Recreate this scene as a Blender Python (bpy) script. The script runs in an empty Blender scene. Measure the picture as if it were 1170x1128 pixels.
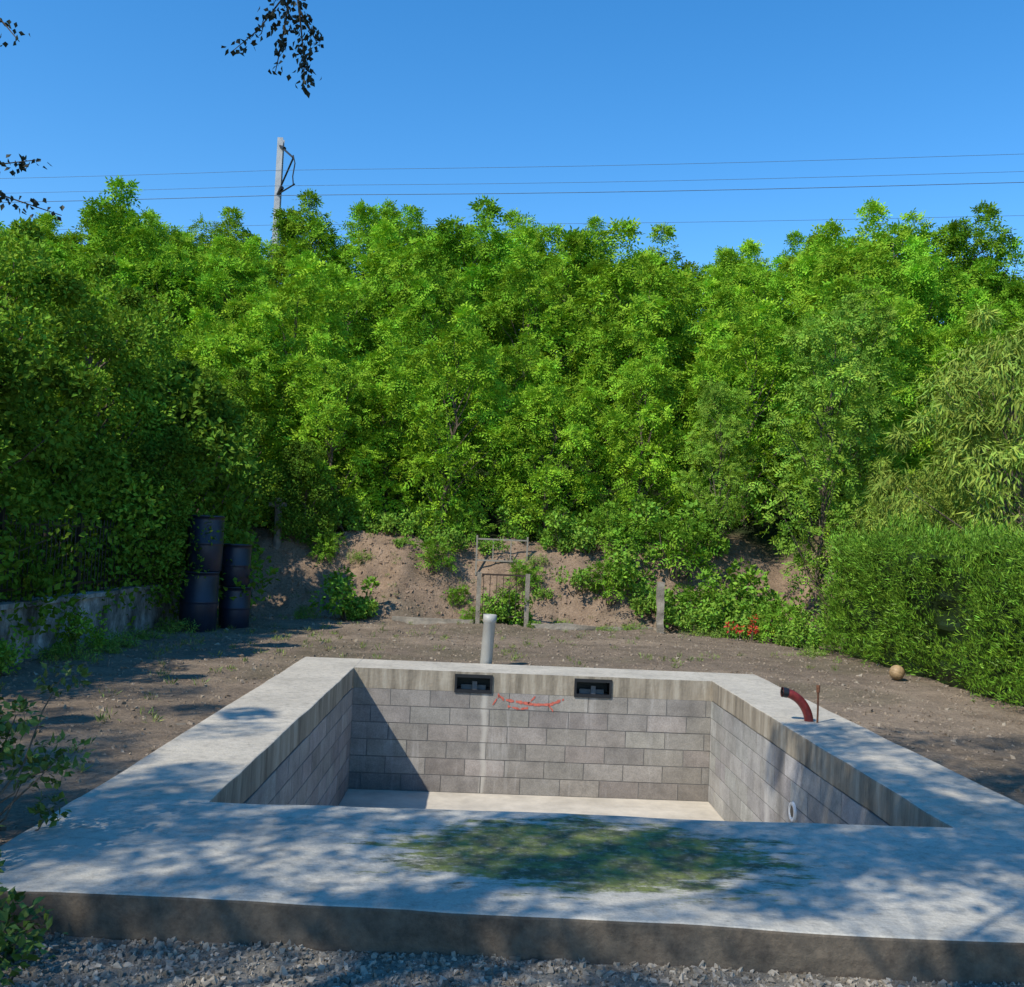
import bpy, math
import numpy as np
from mathutils import Vector, Matrix, Euler

scene = bpy.context.scene
RS = np.random.RandomState
SUN = np.array([0.68, 0.66, -1.0])       # direction the light travels

# ------------------------------------------------------------------ helpers
def smooth(a, b, x):
    t = np.clip((x - a) / (b - a), 0, 1)
    return t * t * (3 - 2 * t)

_tab = RS(5).rand(256, 256)
def vnoise(x, y):
    x = np.asarray(x, float); y = np.asarray(y, float)
    xi = np.floor(x).astype(int); yi = np.floor(y).astype(int)
    fx = x - xi; fy = y - yi
    fx = fx * fx * (3 - 2 * fx); fy = fy * fy * (3 - 2 * fy)
    a = _tab[xi & 255, yi & 255]; b = _tab[(xi + 1) & 255, yi & 255]
    c = _tab[xi & 255, (yi + 1) & 255]; d = _tab[(xi + 1) & 255, (yi + 1) & 255]
    return (a * (1 - fx) + b * fx) * (1 - fy) + (c * (1 - fx) + d * fx) * fy - 0.5
def fbm(x, y, o=4):
    s = 0; a = 1.0
    for i in range(o):
        s = s + a * vnoise(x * 2 ** i + 17.3 * i, y * 2 ** i + 9.1 * i); a *= 0.5
    return s

def height(x, y):
    x = np.asarray(x, float); y = np.asarray(y, float)
    xc = np.clip(x, -70, 70)
    yy = y + 0.13 * xc
    z = -0.06 + 0 * x
    z = z - 0.12 * smooth(4.95, 4.5, y)
    flat = smooth(19.5, 21.5, y)
    z = z + 0.035 * fbm(x * 0.9, y * 0.9) * (1 - flat) * smooth(0.1, 0.7, np.maximum(np.maximum(-2.36 - x, x - 3.7), np.maximum(4.26 - y, y - 13.4)))
    z = z + 0.018 * fbm(x * 5, y * 5, 3) * (1 - flat)
    ym = y + 0.9 * vnoise(x * 0.6 + 3.1, y * 0 + 2.2) + 0.3 * vnoise(x * 2.2, y * 1.1)
    z = z + 1.72 * smooth(20.9, 22.9, ym)
    z = z + flat * (0.34 * fbm(x * 0.9 + 7, y * 0.9, 3) + 0.10 * fbm(x * 4.1, y * 4.1, 3))
    z = z + 7.3 * np.clip((yy - 24) / 16.0, 0, 1)
    z = z - 8.5 * smooth(50, 64, yy)
    return z

class MB:
    def __init__(s): s.V = []; s.F = []; s.C = []; s.M = []; s.n = 0
    def add(s, V, F, col=(1, 1, 1), mi=0):
        V = np.asarray(V, float).reshape(-1, 3); F = np.asarray(F, int).reshape(-1, 4)
        s.V.append(V); s.F.append(F + s.n); s.n += len(V)
        col = np.asarray(col, float)
        if col.ndim == 1: col = np.tile(col, (len(F), 1))
        s.C.append(col); s.M.append(np.full(len(F), mi) if np.ndim(mi) == 0 else np.asarray(mi))
    def box(s, x0, x1, y0, y1, z0, z1, col=(1, 1, 1), mi=0):
        V = [(x0, y0, z0), (x1, y0, z0), (x1, y1, z0), (x0, y1, z0), (x0, y0, z1), (x1, y0, z1), (x1, y1, z1), (x0, y1, z1)]
        F = [(0, 3, 2, 1), (4, 5, 6, 7), (0, 1, 5, 4), (1, 2, 6, 5), (2, 3, 7, 6), (3, 0, 4, 7)]
        s.add(V, F, col, mi)
    def tube(s, pts, rad, sides=6, col=(1, 1, 1), mi=0, cap=False):
        pts = np.asarray(pts, float); m = len(pts)
        rad = np.broadcast_to(np.asarray(rad, float), (m,))
        T = np.gradient(pts, axis=0); T /= np.linalg.norm(T, axis=1)[:, None] + 1e-9
        ref = np.array([0, 0, 1.0]) if abs(T[:, 2]).mean() < 0.8 else np.array([1.0, 0.05, 0])
        A = np.cross(T, ref); A /= np.linalg.norm(A, axis=1)[:, None] + 1e-9
        B = np.cross(T, A)
        th = np.arange(sides) * 2 * np.pi / sides
        R = pts[:, None] + rad[:, None, None] * (A[:, None] * np.cos(th)[None, :, None] + B[:, None] * np.sin(th)[None, :, None])
        V = R.reshape(-1, 3)
        i = np.arange(m - 1)[:, None]; j = np.arange(sides)[None]; k = (j + 1) % sides
        F = np.stack([i * sides + j, i * sides + k, (i + 1) * sides + k, (i + 1) * sides + j], -1).reshape(-1, 4)
        s.add(V, F, col, mi)
        if cap:
            for base, p in ((0, pts[0]), ((m - 1), pts[-1])):
                Vc = np.vstack([R[base], p[None]]); Fc = []
                for j in range(0, sides, 2):
                    Fc.append((j, (j + 1) % sides, (j + 2) % sides, sides))
                s.add(Vc, Fc, col, mi)
    def lathe(s, prof, c=(0, 0, 0), seg=28, col=(1, 1, 1), mi=0):
        prof = np.asarray(prof, float); m = len(prof); th = np.arange(seg) * 2 * np.pi / seg
        V = np.zeros((m, seg, 3)); V[:, :, 0] = c[0] + prof[:, 0:1] * np.cos(th); V[:, :, 1] = c[1] + prof[:, 0:1] * np.sin(th); V[:, :, 2] = c[2] + prof[:, 1:2]
        F = [(i * seg + j, i * seg + (j + 1) % seg, (i + 1) * seg + (j + 1) % seg, (i + 1) * seg + j) for i in range(m - 1) for j in range(seg)]
        s.add(V.reshape(-1, 3), F, col, mi)
    def flat(s):
        return np.vstack(s.V), np.vstack(s.F), np.vstack(s.C), np.concatenate(s.M)
    def build(s, name, mats, smoothmi=()):
        V, F, C, M = s.flat()
        me = bpy.data.meshes.new(name)
        me.vertices.add(len(V)); me.vertices.foreach_set('co', V.astype(np.float32).ravel())
        me.loops.add(len(F) * 4); me.loops.foreach_set('vertex_index', F.astype(np.int32).ravel())
        me.polygons.add(len(F)); me.polygons.foreach_set('loop_start', (np.arange(len(F)) * 4).astype(np.int32))
        for m in mats: me.materials.append(m)
        me.polygons.foreach_set('material_index', M.astype(np.int32))
        me.polygons.foreach_set('use_smooth', np.isin(M, list(smoothmi)))
        a = me.attributes.new('Col', 'FLOAT_COLOR', 'FACE')
        a.data.foreach_set('color', np.hstack([C, np.ones((len(C), 1))]).astype(np.float32).ravel())
        me.update(calc_edges=True)
        return me

def obj(name, me, parent=None, loc=(0, 0, 0), rot=0.0, scale=(1, 1, 1)):
    o = bpy.data.objects.new(name, me); scene.collection.objects.link(o)
    o.location = loc; o.rotation_euler = (0, 0, rot); o.scale = scale
    if parent: o.parent = parent
    return o
def empty(name, loc=(0, 0, 0)):
    o = bpy.data.objects.new(name, None); o.location = loc; scene.collection.objects.link(o); return o
def nrm(v): return v / (np.linalg.norm(v, axis=-1, keepdims=True) + 1e-9)

# ------------------------------------------------------------------ materials
def newmat(name):
    m = bpy.data.materials.new(name); m.use_nodes = True
    nt = m.node_tree; b = nt.nodes['Principled BSDF']
    return m, nt, b
class NB:
    def __init__(s, nt): s.nt = nt
    def n(s, t, **k):
        x = s.nt.nodes.new(t)
        for a, v in k.items(): setattr(x, a, v)
        return x
    def l(s, a, b): s.nt.links.new(a, b)
    def noise(s, scale, detail=4, rough=0.6, vec=None):
        x = s.n('ShaderNodeTexNoise'); x.inputs['Scale'].default_value = scale
        x.inputs['Detail'].default_value = detail; x.inputs['Roughness'].default_value = rough
        if vec is not None: s.l(vec, x.inputs['Vector'])
        return x.outputs['Fac']
    def ramp(s, f, stops):
        r = s.n('ShaderNodeValToRGB'); e = r.color_ramp.elements
        while len(e) < len(stops): e.new(0.5)
        for i, (p, c) in enumerate(stops):
            e[i].position = p
            e[i].color = (c, c, c, 1) if isinstance(c, (int, float)) else (*c, 1)
        s.l(f, r.inputs[0]); return r.outputs[0]
    def mix(s, f, a, b, bt='MIX'):
        x = s.n('ShaderNodeMix', data_type='RGBA', blend_type=bt)
        for sock, v in ((x.inputs[0], f), (x.inputs[6], a), (x.inputs[7], b)):
            if isinstance(v, (int, float)): sock.default_value = v
            elif isinstance(v, tuple): sock.default_value = (*v, 1)
            else: s.l(v, sock)
        return x.outputs[2]
    def math(s, op, a, b=None, c=None):
        x = s.n('ShaderNodeMath', operation=op)
        for i, v in enumerate((a, b, c)):
            if v is None: continue
            if isinstance(v, (int, float)): x.inputs[i].default_value = v
            else: s.l(v, x.inputs[i])
        return x.outputs[0]
    def pos(s):
        return s.n('ShaderNodeNewGeometry').outputs['Position']
    def mapped(s, vec, sc):
        m = s.n('ShaderNodeMapping'); m.inputs['Scale'].default_value = sc; s.l(vec, m.inputs[0]); return m.outputs[0]
    def bump(s, h, st, dist, b):
        x = s.n('ShaderNodeBump'); x.inputs['Strength'].default_value = st; x.inputs['Distance'].default_value = dist
        s.l(h, x.inputs['Height']); s.l(x.outputs[0], b.inputs['Normal'])
    def attr(s): 
        return s.n('ShaderNodeAttribute', attribute_name='Col').outputs['Color']

def leaf_mat(name, glossy=True):
    m, nt, b = newmat(name); q = NB(nt); out = nt.nodes['Material Output']
    if not glossy:
        nt.nodes.remove(b); d = q.n('ShaderNodeBsdfDiffuse'); q.l(q.attr(), d.inputs[0])
        t = q.n('ShaderNodeBsdfTranslucent'); q.l(q.mix(1.0, q.attr(), (1.5, 1.35, 0.5), 'MULTIPLY'), t.inputs[0])
        mx = q.n('ShaderNodeMixShader'); mx.inputs[0].default_value = 0.16
        q.l(d.outputs[0], mx.inputs[1]); q.l(t.outputs[0], mx.inputs[2]); q.l(mx.outputs[0], out.inputs[0]); return m
    q.l(q.attr(), b.inputs['Base Color']); b.inputs['Roughness'].default_value = 0.5; b.inputs['Specular IOR Level'].default_value = 0.25
    return m
def simple(name, col, rough=0.6, metal=0.0, var=0.25, sc=6, bump=0.2, bd=0.01):
    m, nt, b = newmat(name); q = NB(nt); p = q.pos()
    f = q.noise(sc, 5, 0.65, p)
    a = tuple(c * (1 - var) for c in col); c2 = tuple(min(1, c * (1 + var)) for c in col)
    q.l(q.ramp(f, [(0.3, a), (0.7, c2)]), b.inputs['Base Color'])
    b.inputs['Roughness'].default_value = rough; b.inputs['Metallic'].default_value = metal
    if bump: q.bump(q.noise(sc * 8, 2, 0.6, p), bump, bd, b)
    return m

LEAF = leaf_mat('locust_leaf', False); LEAF2 = leaf_mat('broad_leaf'); LEAF3 = leaf_mat('conifer_leaf')
BIRCHLEAF = leaf_mat('birch_leaf')
BARK = simple('bark', (0.11, 0.085, 0.06), 0.9, sc=12, bump=0)
DARKMETAL = simple('dark_iron', (0.02, 0.022, 0.022), 0.5, 0.4)
GALV = simple('galvanised_steel', (0.34, 0.35, 0.36), 0.55, 0.3, sc=2)
WIRE = simple('wire', (0.10, 0.15, 0.22), 0.6, 0.2, bump=0)

# concrete slab
def concrete(name, base, moss=False):
    m, nt, b = newmat(name); q = NB(nt); p = q.pos()
    n1 = q.noise(1.3, 6, 0.65, p); n2 = q.noise(14, 6, 0.7, p); n3 = q.noise(90, 3, 0.6, p)
    c = q.ramp(n1, [(0.25, tuple(x * 0.74 for x in base)), (0.5, base), (0.75, tuple(x * 1.18 for x in base))])
    c = q.mix(0.8, c, q.ramp(n2, [(0.3, 0.6), (0.5, 0.98), (0.75, 1.12)]), 'MULTIPLY')
    c = q.mix(0.5, c, q.ramp(n3, [(0.3, 0.7), (0.6, 1.08)]), 'MULTIPLY')
    sp = q.ramp(q.noise(3.1, 9, 0.75, q.mapped(p, (1, 1.7, 1))), [(0.55, 0.0), (0.70, 1.0)])
    c = q.mix(q.math('MULTIPLY', sp, 0.45), c, (0.13, 0.115, 0.09))
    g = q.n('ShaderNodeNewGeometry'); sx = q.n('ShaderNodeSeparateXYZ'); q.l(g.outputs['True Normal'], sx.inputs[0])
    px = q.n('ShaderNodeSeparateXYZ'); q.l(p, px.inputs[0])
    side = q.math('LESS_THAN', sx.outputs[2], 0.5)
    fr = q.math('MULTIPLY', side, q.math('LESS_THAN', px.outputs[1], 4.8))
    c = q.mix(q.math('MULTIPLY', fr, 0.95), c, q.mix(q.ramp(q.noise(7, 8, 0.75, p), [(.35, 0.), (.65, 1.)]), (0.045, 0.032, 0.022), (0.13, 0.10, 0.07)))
    inn = q.math('MULTIPLY', side, q.math('GREATER_THAN', px.outputs[1], 5.5))
    runs = q.ramp(q.noise(4, 7, 0.7, q.mapped(p, (1.3, 1.3, 0.16))), [(0.36, (0.10, 0.08, 0.055)), (0.5, (0.25, 0.21, 0.155)), (0.66, (0.42, 0.375, 0.30))])
    c = q.mix(q.math('MULTIPLY', inn, 0.85), c, runs)
    if moss:
        dx = q.math('DIVIDE', q.math('SUBTRACT', px.outputs[0], 0.60), 1.12)
        dy = q.math('DIVIDE', q.math('SUBTRACT', px.outputs[1], 5.28), 0.64)
        d = q.math('SQRT', q.math('ADD', q.math('MULTIPLY', dx, dx), q.math('MULTIPLY', dy, dy)))
        d = q.math('ADD', d, q.math('MULTIPLY', q.math('SUBTRACT', q.noise(3.6, 9, 0.78, q.mapped(p, (0.7, 2.0, 1))), 0.5), 2.6))
        mk = q.ramp(d, [(0.78, 1.0), (1.0, 0.0)])
        mk = q.math('MULTIPLY', mk, q.ramp(q.noise(18, 5, 0.75, p), [(0.30, 0.5), (0.5, 1.0)]))
        mossc = q.mix(q.ramp(q.noise(5, 6, .75, p), [(.42, 0.), (.58, 1.)]), (0.045, 0.058, 0.018), (0.155, 0.185, 0.028))
        c = q.mix(q.math('MULTIPLY', mk, 0.95), c, mossc)
        w = q.ramp(q.noise(2.2, 10, 0.8, q.mapped(p, (1, 3, 1))), [(0.63, 0.0), (0.65, 1.0)])
        c = q.mix(q.math('MULTIPLY', w, 0.5), c, (0.09, 0.085, 0.07))
    q.l(c, b.inputs['Base Color']); b.inputs['Roughness'].default_value = 0.88
    h = q.math('ADD', q.noise(30, 4, 0.7, p), q.math('MULTIPLY', q.noise(6, 3, 0.6, q.mapped(p, (1, 3, 1))), 1.2))
    q.bump(h, 0.5, 0.014, b)
    return m
CONC = concrete('concrete', (0.50, 0.45, 0.365)); CONCM = concrete('mossy_concrete', (0.45, 0.42, 0.355), True)

def blockmat():
    m, nt, b = newmat('concrete_block'); q = NB(nt); p = q.pos()
    c = q.mix(1.0, q.attr(), q.ramp(q.noise(4, 7, 0.7, p), [(0.3, 0.66), (0.55, 1.0), (0.75, 1.22)]), 'MULTIPLY')
    c = q.mix(0.8, c, q.ramp(q.noise(60, 4, 0.7, p), [(0.3, 0.7), (0.6, 1.1)]), 'MULTIPLY')
    runs = q.ramp(q.noise(4.2, 6, 0.7, q.mapped(p, (1.5, 1.5, 0.15))), [(0.56, 0.0), (0.72, 1.0)])
    c = q.mix(q.math('MULTIPLY', runs, 0.45), c, (0.50, 0.48, 0.45))
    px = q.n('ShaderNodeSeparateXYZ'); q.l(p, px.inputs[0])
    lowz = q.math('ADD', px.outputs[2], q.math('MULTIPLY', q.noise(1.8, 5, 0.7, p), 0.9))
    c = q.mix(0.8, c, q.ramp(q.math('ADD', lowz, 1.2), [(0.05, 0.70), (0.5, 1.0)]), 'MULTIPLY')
    d = q.math('ABSOLUTE', q.math('ADD', q.math('SUBTRACT', px.outputs[0], 0.06), q.math('MULTIPLY', q.math('SUBTRACT', q.noise(3, 3, 0.6, p), 0.5), 0.10)))
    st = q.ramp(d, [(0.012, 1.0), (0.05, 0.0)])
    st = q.math('MULTIPLY', st, q.math('GREATER_THAN', px.outputs[1], 12.0))
    c = q.mix(q.math('MULTIPLY', st, 0.65), c, (0.52, 0.49, 0.43))
    d2 = q.math('ABSOLUTE', q.math('ADD', q.math('SUBTRACT', px.outputs[1], 9.95), q.math('MULTIPLY', q.math('SUBTRACT', q.noise(2.5, 4, 0.6, p), 0.5), 0.3)))
    s2 = q.math('MULTIPLY', q.ramp(d2, [(0.02, 1.0), (0.14, 0.0)]), q.math('GREATER_THAN', px.outputs[0], 2.7))
    c = q.mix(q.math('MULTIPLY', s2, 0.55), c, (0.55, 0.53, 0.5))
    d3 = q.math('ABSOLUTE', q.math('ADD', q.math('SUBTRACT', px.outputs[1], 9.55), q.math('MULTIPLY', q.math('SUBTRACT', q.noise(2.5, 4, 0.6, p), 0.5), 0.3)))
    s3 = q.math('MULTIPLY', q.ramp(d3, [(0.02, 1.0), (0.2, 0.0)]), q.math('GREATER_THAN', px.outputs[0], 2.7))
    c = q.mix(q.math('MULTIPLY', s3, 0.6), c, (0.10, 0.09, 0.08))
    q.l(c, b.inputs['Base Color']); b.inputs['Roughness'].default_value = 0.92
    q.bump(q.noise(110, 3, 0.7, p), 0.6, 0.006, b)
    return m
BLOCK = blockmat()
MORTAR = simple('mortar', (0.15, 0.145, 0.135), 0.95, sc=20)
FLOORM = simple('pool_floor_screed', (0.50, 0.45, 0.37), 0.9, var=0.2, sc=3, bump=0.3)

def groundmat():
    m, nt, b = newmat('soil'); q = NB(nt); p = q.pos()
    c = q.mix(1.0, q.attr(), q.ramp(q.noise(2.2, 7, 0.7, p), [(0.28, 0.6), (0.5, 0.95), (0.72, 1.25)]), 'MULTIPLY')
    c = q.mix(0.9, c, q.ramp(q.noise(26, 5, 0.75, p), [(0.3, 0.5), (0.5, 0.95), (0.7, 1.3)]), 'MULTIPLY')
    q.l(c, b.inputs['Base Color']); b.inputs['Roughness'].default_value = 0.95; b.inputs['Specular IOR Level'].default_value = 0.2
    q.bump(q.noise(20, 7, 0.75, p), 0.9, 0.05, b)
    return m
SOIL = groundmat()

# ------------------------------------------------------------------ ground
xs = np.concatenate([np.linspace(-600, -70, 12), np.arange(-60, -8, 0.8), np.arange(-8, 8.6, 0.08), np.arange(9.2, 60, 0.8), np.linspace(70, 600, 12)])
ys = np.concatenate([np.linspace(-500, -20, 10), np.arange(-12, 1, 1.0), np.arange(1.2, 24.6, 0.08), np.arange(25.2, 70, 0.8), np.linspace(80, 900, 12)])
X, Y = np.meshgrid(xs, ys, indexing='ij'); Z = height(X, Y)
nx, ny = X.shape
idx = np.arange(nx * ny).reshape(nx, ny)
F = np.stack([idx[:-1, :-1], idx[1:, :-1], idx[1:, 1:], idx[:-1, 1:]], -1).reshape(-1, 4)
cx = (X[:-1, :-1] + X[1:, 1:]).ravel() / 2; cy = (Y[:-1, :-1] + Y[1:, 1:]).ravel() / 2
keep = ~((cx > -2.22) & (cx < 3.56) & (cy > 4.75) & (cy < 13.24))
soil = np.array([0.29, 0.222, 0.158]); mound = np.array([0.295, 0.21, 0.145]); grass = np.array([0.025, 0.04, 0.012]); grav = np.array([0.30, 0.27, 0.22])
wm = smooth(20.6, 21.6, cy + 0.9 * vnoise(cx, cy))[:, None]; wg = smooth(23.0, 24.2, cy + 1.5 * vnoise(cx * .7, cy * .7))[:, None]
wg = np.maximum(wg, smooth(9, 12, np.abs(cx - 0.5))[:, None]); wf = smooth(4.9, 4.4, cy)[:, None]
wgr = (smooth(0.05, 0.35, fbm(cx * 0.5 + 40, cy * 0.5, 4)) * 0.30)[:, None]
wdry = smooth(-.1, 0.45, fbm(cx * 0.35 + 80, cy * 0.9, 4))[:, None]
col = (soil * (0.85 + 0.3 * wdry)) * (1 - wm) + mound * wm
col = col * (1 - wgr * (1 - wm)) + np.array([0.11, 0.105, 0.05]) * wgr * (1 - wm)
col = col * (1 - wf) + grav * wf; col = col * (1 - wg) + grass * wg
g = MB(); g.add(np.stack([X, Y, Z], -1).reshape(-1, 3), F[keep], col[keep])
ground = obj('ground', g.build('ground', [SOIL], smoothmi=(0,)))

def stones(mb, n, xr, yr, s0, s1, rng, colA, colB, avoid=True, zoff=0.0):
    x = rng.uniform(*xr, n); y = rng.uniform(*yr, n)
    if avoid:
        k = ~((x > -2.4) & (x < 3.74) & (y > 4.22) & (y < 13.44)); x = x[k]; y = y[k]; n = len(x)
    z = height(x, y) + zoff
    s = s0 + (s1 - s0) * rng.rand(n) ** 3
    cube = np.array([(-1, -1, -1), (1, -1, -1), (1, 1, -1), (-1, 1, -1), (-.6, -.6, 1), (.6, -.6, 1), (.6, .6, 1), (-.6, .6, 1)]) * 0.5
    V = cube[None] + rng.uniform(-.32, .32, (n, 8, 3)); V *= rng.uniform(.55, 1.35, (n, 1, 3)) * s[:, None, None]
    a = rng.uniform(0, 6.28, n); b = rng.uniform(-1.5, 1.5, n)
    ca, sa, cb, sb = np.cos(a), np.sin(a), np.cos(b), np.sin(b)
    V2 = np.stack([V[..., 0], V[..., 1] * cb[:, None] - V[..., 2] * sb[:, None], V[..., 1] * sb[:, None] + V[..., 2] * cb[:, None]], -1)
    V3 = np.stack([V2[..., 0] * ca[:, None] - V2[..., 1] * sa[:, None], V2[..., 0] * sa[:, None] + V2[..., 1] * ca[:, None], V2[..., 2]], -1)
    V3 += np.stack([x, y, z], -1)[:, None]
    f = np.array([(0, 3, 2, 1), (4, 5, 6, 7), (0, 1, 5, 4), (1, 2, 6, 5), (2, 3, 7, 6), (3, 0, 4, 7)])
    Fs = (f[None] + (np.arange(n) * 8)[:, None, None]).reshape(-1, 4)
    t = rng.rand(n, 1); c = np.array(colA) * (1 - t) + np.array(colB) * t
    mb.add(V3.reshape(-1, 3), Fs, np.repeat(c, 6, 0))
def colmat(name, rough=0.9):
    m, nt, b = newmat(name); q = NB(nt); p = q.pos()
    q.l(q.mix(0.8, q.attr(), q.ramp(q.noise(40, 4, 0.7, p), [(0.3, 0.6), (0.7, 1.2)]), 'MULTIPLY'), b.inputs['Base Color'])
    b.inputs['Roughness'].default_value = rough; return m
STONE = colmat('stone')
g = MB(); stones(g, 28000, (-3.2, 4.2), (3.2, 4.5), 0.005, 0.028, RS(1), (0.40, 0.355, 0.29), (0.12, 0.10, 0.075), False, 0.002)
obj('gravel', g.build('gravel', [STONE]))
g = MB(); stones(g, 24000, (-5.5, 6.4), (4.3, 21.2), 0.006, 0.035, RS(2), (0.33, 0.265, 0.195), (0.17, 0.125, 0.085))
stones(g, 600, (-5.5, 6.4), (4.3, 21.2), 0.03, 0.065, RS(21), (0.34, 0.29, 0.22), (0.17, 0.13, 0.09))
stones(g, 7000, (-6, 6), (20.6, 23.6), 0.012, 0.07, RS(3), (0.31, 0.22, 0.155), (0.20, 0.14, 0.095))
obj('soil_clods', g.build('soil_clods', [STONE]))

# ------------------------------------------------------------------ pool
pool = empty('swimming_pool')
XI0, XI1, YI0, YI1 = -1.59, 2.91, 6.03, 12.50
XO0, XO1, YO0, YO1 = -2.36, 3.70, 4.26, 13.40
def gridbox(mb, x0, x1, y0, y1, z0, z1, res=0.09, amp=0.006, warp=None):
    def disp(P):
        x, y, z = P[..., 0], P[..., 1], P[..., 2]
        P = P.copy()
        P[..., 0] += amp * 1.3 * fbm(y * 2.2 + 3, z * 5 + 1, 3); P[..., 1] += amp * 1.3 * fbm(x * 2.2, z * 5, 3)
        P[..., 2] += amp * fbm(x * 1.7 + 9, y * 1.7, 3); return P
    def face(o, a, b, na, nb):
        u = np.linspace(0, 1, na + 1); v = np.linspace(0, 1, nb + 1); U, W = np.meshgrid(u, v, indexing='ij')
        P = np.array(o) + U[..., None] * np.array(a) + W[..., None] * np.array(b)
        P = disp(P)
        if warp: P = warp(P)
        id = np.arange((na + 1) * (nb + 1)).reshape(na + 1, nb + 1)
        Ff = np.stack([id[:-1, :-1], id[1:, :-1], id[1:, 1:], id[:-1, 1:]], -1).reshape(-1, 4); mb.add(P.reshape(-1, 3), Ff)
    dx, dy, dz = x1 - x0, y1 - y0, z1 - z0
    a, b, c = max(1, int(dx / res)), max(1, int(dy / res)), max(1, int(dz / 0.05))
    face((x0, y0, z1), (dx, 0, 0), (0, dy, 0), a, b); face((x0, y1, z0), (dx, 0, 0), (0, -dy, 0), a, b)
    face((x0, y0, z0), (dx, 0, 0), (0, 0, dz), a, c); face((x1, y1, z0), (-dx, 0, 0), (0, 0, dz), a, c)
    face((x1, y0, z0), (0, dy, 0), (0, 0, dz), b, c); face((x0, y1, z0), (0, -dy, 0), (0, 0, dz), b, c)
def weld_bevel(o, w=0.012):
    me = o.data
    import bmesh
    bm = bmesh.new(); bm.from_mesh(me); bmesh.ops.remove_doubles(bm, verts=bm.verts, dist=0.002); bm.to_mesh(me); bm.free()
    b = o.modifiers.new('bevel', 'BEVEL'); b.width = w; b.segments = 2; b.limit_method = 'ANGLE'; b.angle_limit = math.radians(50)
def skew(P):
    P = P.copy(); k = np.clip((YI0 - P[..., 1]) / (YI0 - YO0), 0, 1.05)
    P[..., 1] += k * (0.10 - 0.05 * (P[..., 0] - .3)); return P
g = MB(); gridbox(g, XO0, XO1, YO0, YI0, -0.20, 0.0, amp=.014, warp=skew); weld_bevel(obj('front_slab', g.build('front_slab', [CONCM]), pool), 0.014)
g = MB(); gridbox(g, XO0, XI0, YI0, YO1, -0.25, -0.003, amp=.009); weld_bevel(obj('side_coping', g.build('c1', [CONC]), pool))
g = MB(); gridbox(g, XI1, XO1, YI0, YO1, -0.25, -0.003, amp=.009); weld_bevel(obj('side_coping_b', g.build('c2', [CONC]), pool))
SK = [(-0.09, 0.235), (1.41, 0.235)]
g = MB(); gridbox(g, XI0, XI1, YI1, YO1, -0.045, -0.003, amp=0.003)
edges = [XI0, SK[0][0] - 0.235, SK[0][0] + 0.235, SK[1][0] - 0.235, SK[1][0] + 0.235, XI1]
for a, b in ((0, 1), (2, 3), (4, 5)):
    gridbox(g, edges[a], edges[b], YI1, YO1, -0.25, -0.045, amp=0.003)
obj('back_coping', g.build('c3', [CONC]), pool)
BLK = simple('black_plastic', (0.012, 0.012, 0.014), 0.4, bump=0.05)
GREYP = simple('grey_plastic', (0.14, 0.14, 0.145), 0.5, bump=0.05)
for i, (sx, hw) in enumerate(SK):
    g = MB(); x0, x1, z0, z1 = sx - hw, sx + hw, -0.25, -0.045; yf = YI1 - 0.022; t = 0.028
    g.box(x0, x1, yf, YI1 + 0.02, z1 - t, z1 + 0.012); g.box(x0, x1, yf, YI1 + 0.02, z0 - 0.012, z0 + t)
    g.box(x0, x0 + t, yf, YI1 + 0.02, z0 + t, z1 - t); g.box(x1 - t, x1, yf, YI1 + 0.02, z0 + t, z1 - t)
    g.box(x0, x0 + 0.01, YI1 + 0.02, YI1 + 0.38, z0, z1 - 0.002); g.box(x1 - 0.01, x1, YI1 + 0.02, YI1 + 0.38, z0, z1 - 0.002)
    g.box(x0 + 0.01, x1 - 0.01, YI1 + 0.02, YI1 + 0.38, z0 - 0.0, z0 + 0.012, mi=1)
    g.box(x0 + 0.01, x1 - 0.01, YI1 + 0.36, YI1 + 0.38, z0 + 0.012, z1 - 0.003)
    g.box(x0 + 0.22, x0 + 0.28, YI1 + 0.08, YI1 + 0.10, z0 + 0.012, z0 + 0.12, mi=1)
    g.box(x0 + 0.08, x1 - 0.08, YI1 + 0.14, YI1 + 0.16, z0 + 0.012, z0 + 0.07, mi=1)
    obj('skimmer' if i == 0 else 'skimmer_b', g.build('skimmer', [BLK, GREYP]), pool)
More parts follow.
